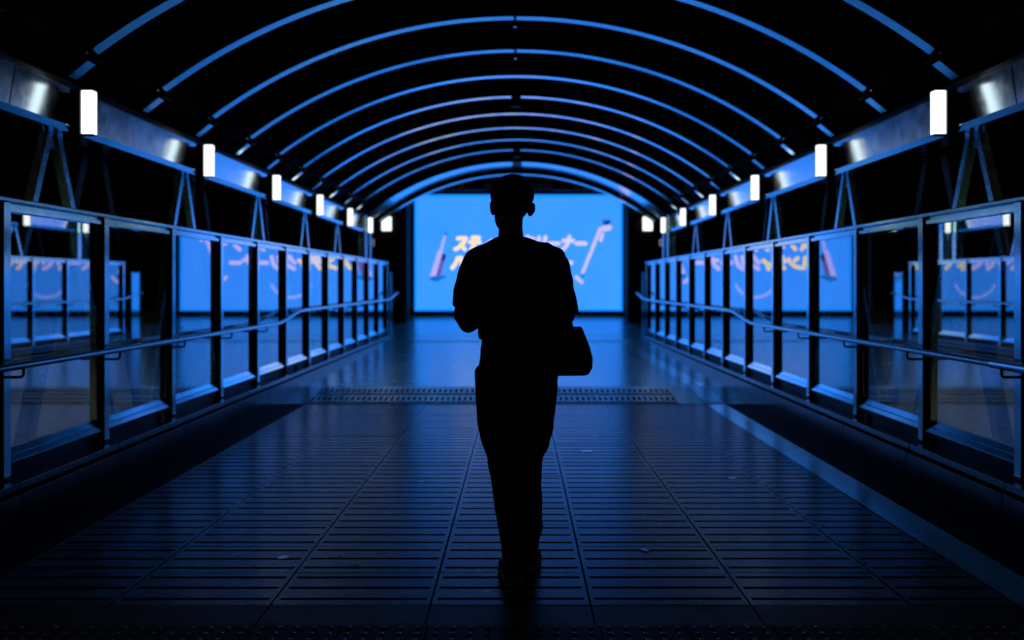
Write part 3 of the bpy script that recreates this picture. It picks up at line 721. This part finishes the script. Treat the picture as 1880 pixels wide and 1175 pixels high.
# trousers
tr = MB()
tr.loft([((.022,0,.74), .155, .115), ((.024,0,.82), .163, .125), ((.024,0,.90), .152, .12), ((.022,0,1.0), .138, .108)])
limb(tr, [((-.058,0,.86), (.088,.10)), ((-.058,.0,.72), (.087,.10)), ((-.052,.0,.63), (.086,.094)), ((-.040,.0,.56), (.077,.086)), ((-.030,.0,.495), (.067,.080)), ((-.012,-.006,.36), (.058,.072)), ((.004,-.014,.25), (.054,.064)), ((.010,-.02,.16), (.051,.060)), ((.014,-.03,.075), (.046,.058))])
limb(tr, [((.105,0,.86), (.090,.10)), ((.106,.04,.72), (.080,.10)), ((.100,.07,.62), (.073,.094)), ((.092,.09,.55), (.067,.086)), ((.066,.11,.465), (.056,.076)), ((.069,.115,.36), (.057,.070)), ((.074,.12,.24), (.057,.066)), ((.080,.125,.18), (.056,.062)), ((.070,.13,.135), (.043,.056)), ((.072,.13,.10), (.044,.056))])
to = remesh(obj('trousers', tr.mesh('trousers', 'trouser', True), per), .008, 4)
t3 = bpy.data.textures.new('trouser_noise', 'CLOUDS'); t3.noise_scale = .06
dm = to.modifiers.new('disp', 'DISPLACE'); dm.texture = t3; dm.strength = .012; dm.mid_level = .5
# shoes
def shoe(x, y, lift, pitch, yaw):
    up = MB()
    up.loft([((0,-.055,.052), .026, .022, (1,0,0), (0,0,1)), ((0,-.045,.058), .036, .035, (1,0,0), (0,0,1)), ((0,0,.062), .038, .040, (1,0,0), (0,0,1)), ((0,.06,.052), .042, .032, (1,0,0), (0,0,1)), ((0,.13,.044), .046, .024, (1,0,0), (0,0,1)), ((0,.185,.038), .036, .016, (1,0,0), (0,0,1)), ((0,.20,.034), .018, .010, (1,0,0), (0,0,1))])
    up.loft([((0,-.015,.06), .036, .042), ((0,-.02,.105), .036, .042)], 20)
    o = obj('shoe', up.mesh('shoe', 'shoe', True), per, (x, y, lift), (pitch, 0, yaw)); remesh(o, .005, 4)
    so_ = MB(); n = 32; o0 = 0
    out = [(.0,-.068),(.024,-.062),(.038,-.04),(.039,0),(.040,.05),(.046,.11),(.046,.15),(.036,.19),(.016,.209),(-.016,.209),(-.036,.19),(-.046,.15),(-.046,.11),(-.040,.05),(-.039,0),(-.038,-.04),(-.024,-.062)]
    k = len(out); vs = [(a,b,0.0) for a,b in out]+[(a*1.03,b*1.01,.018) for a,b in out]+[(a*.97,b*.99,.034) for a,b in out]
    fs = [tuple(reversed(range(k))), tuple(2*k+i for i in range(k))]+[(q*k+i, q*k+(i+1)%k, (q+1)*k+(i+1)%k, (q+1)*k+i) for q in range(2) for i in range(k)]
    so_.add(vs, fs); bevel(obj('sole', so_.mesh('sole', 'sole'), o), .004)
shoe(.005, -.02, .001, 0, R(6)); shoe(.073, .15, .001, 0, R(-4))

# ------------------------------------------------------------------ the bag on the right forearm
bag = thing('handbag', 'black handbag hanging from the right forearm of the walking person', 'handbag', (.215, PD+.085, .825))
bg = MB(); U, V = (1,0,0), (0,1,0)
bg.loft([((.0,0,.0), .096, .046, U, V, 3.4), ((.0,0,.006), .106, .056, U, V, 3.4), ((.003,0,.03), .117, .064, U, V, 3.4), ((.003,0,.07), .119, .062, U, V, 3.4), ((.0,0,.12), .109, .052, U, V, 3.4), ((-.006,0,.165), .097, .038, U, V, 3.4), ((-.010,0,.192), .090, .026, U, V, 3.4), ((-.010,0,.200), .084, .020, U, V, 3.4)], 40)
obj('bag_body', bg.mesh('bag_body', 'bag', True), bag)
for yy in (-.022, .022):
    obj('handle', MB().tube([(-.075,yy,.185),(-.07,yy*.8,.225),(-.045,yy*.6,.25),(-.02,yy*.5,.266),(.008,yy*.6,.25),(.03,yy*.8,.22),(.036,yy,.185)], .007, 8).mesh('handle', 'bag', True), bag)
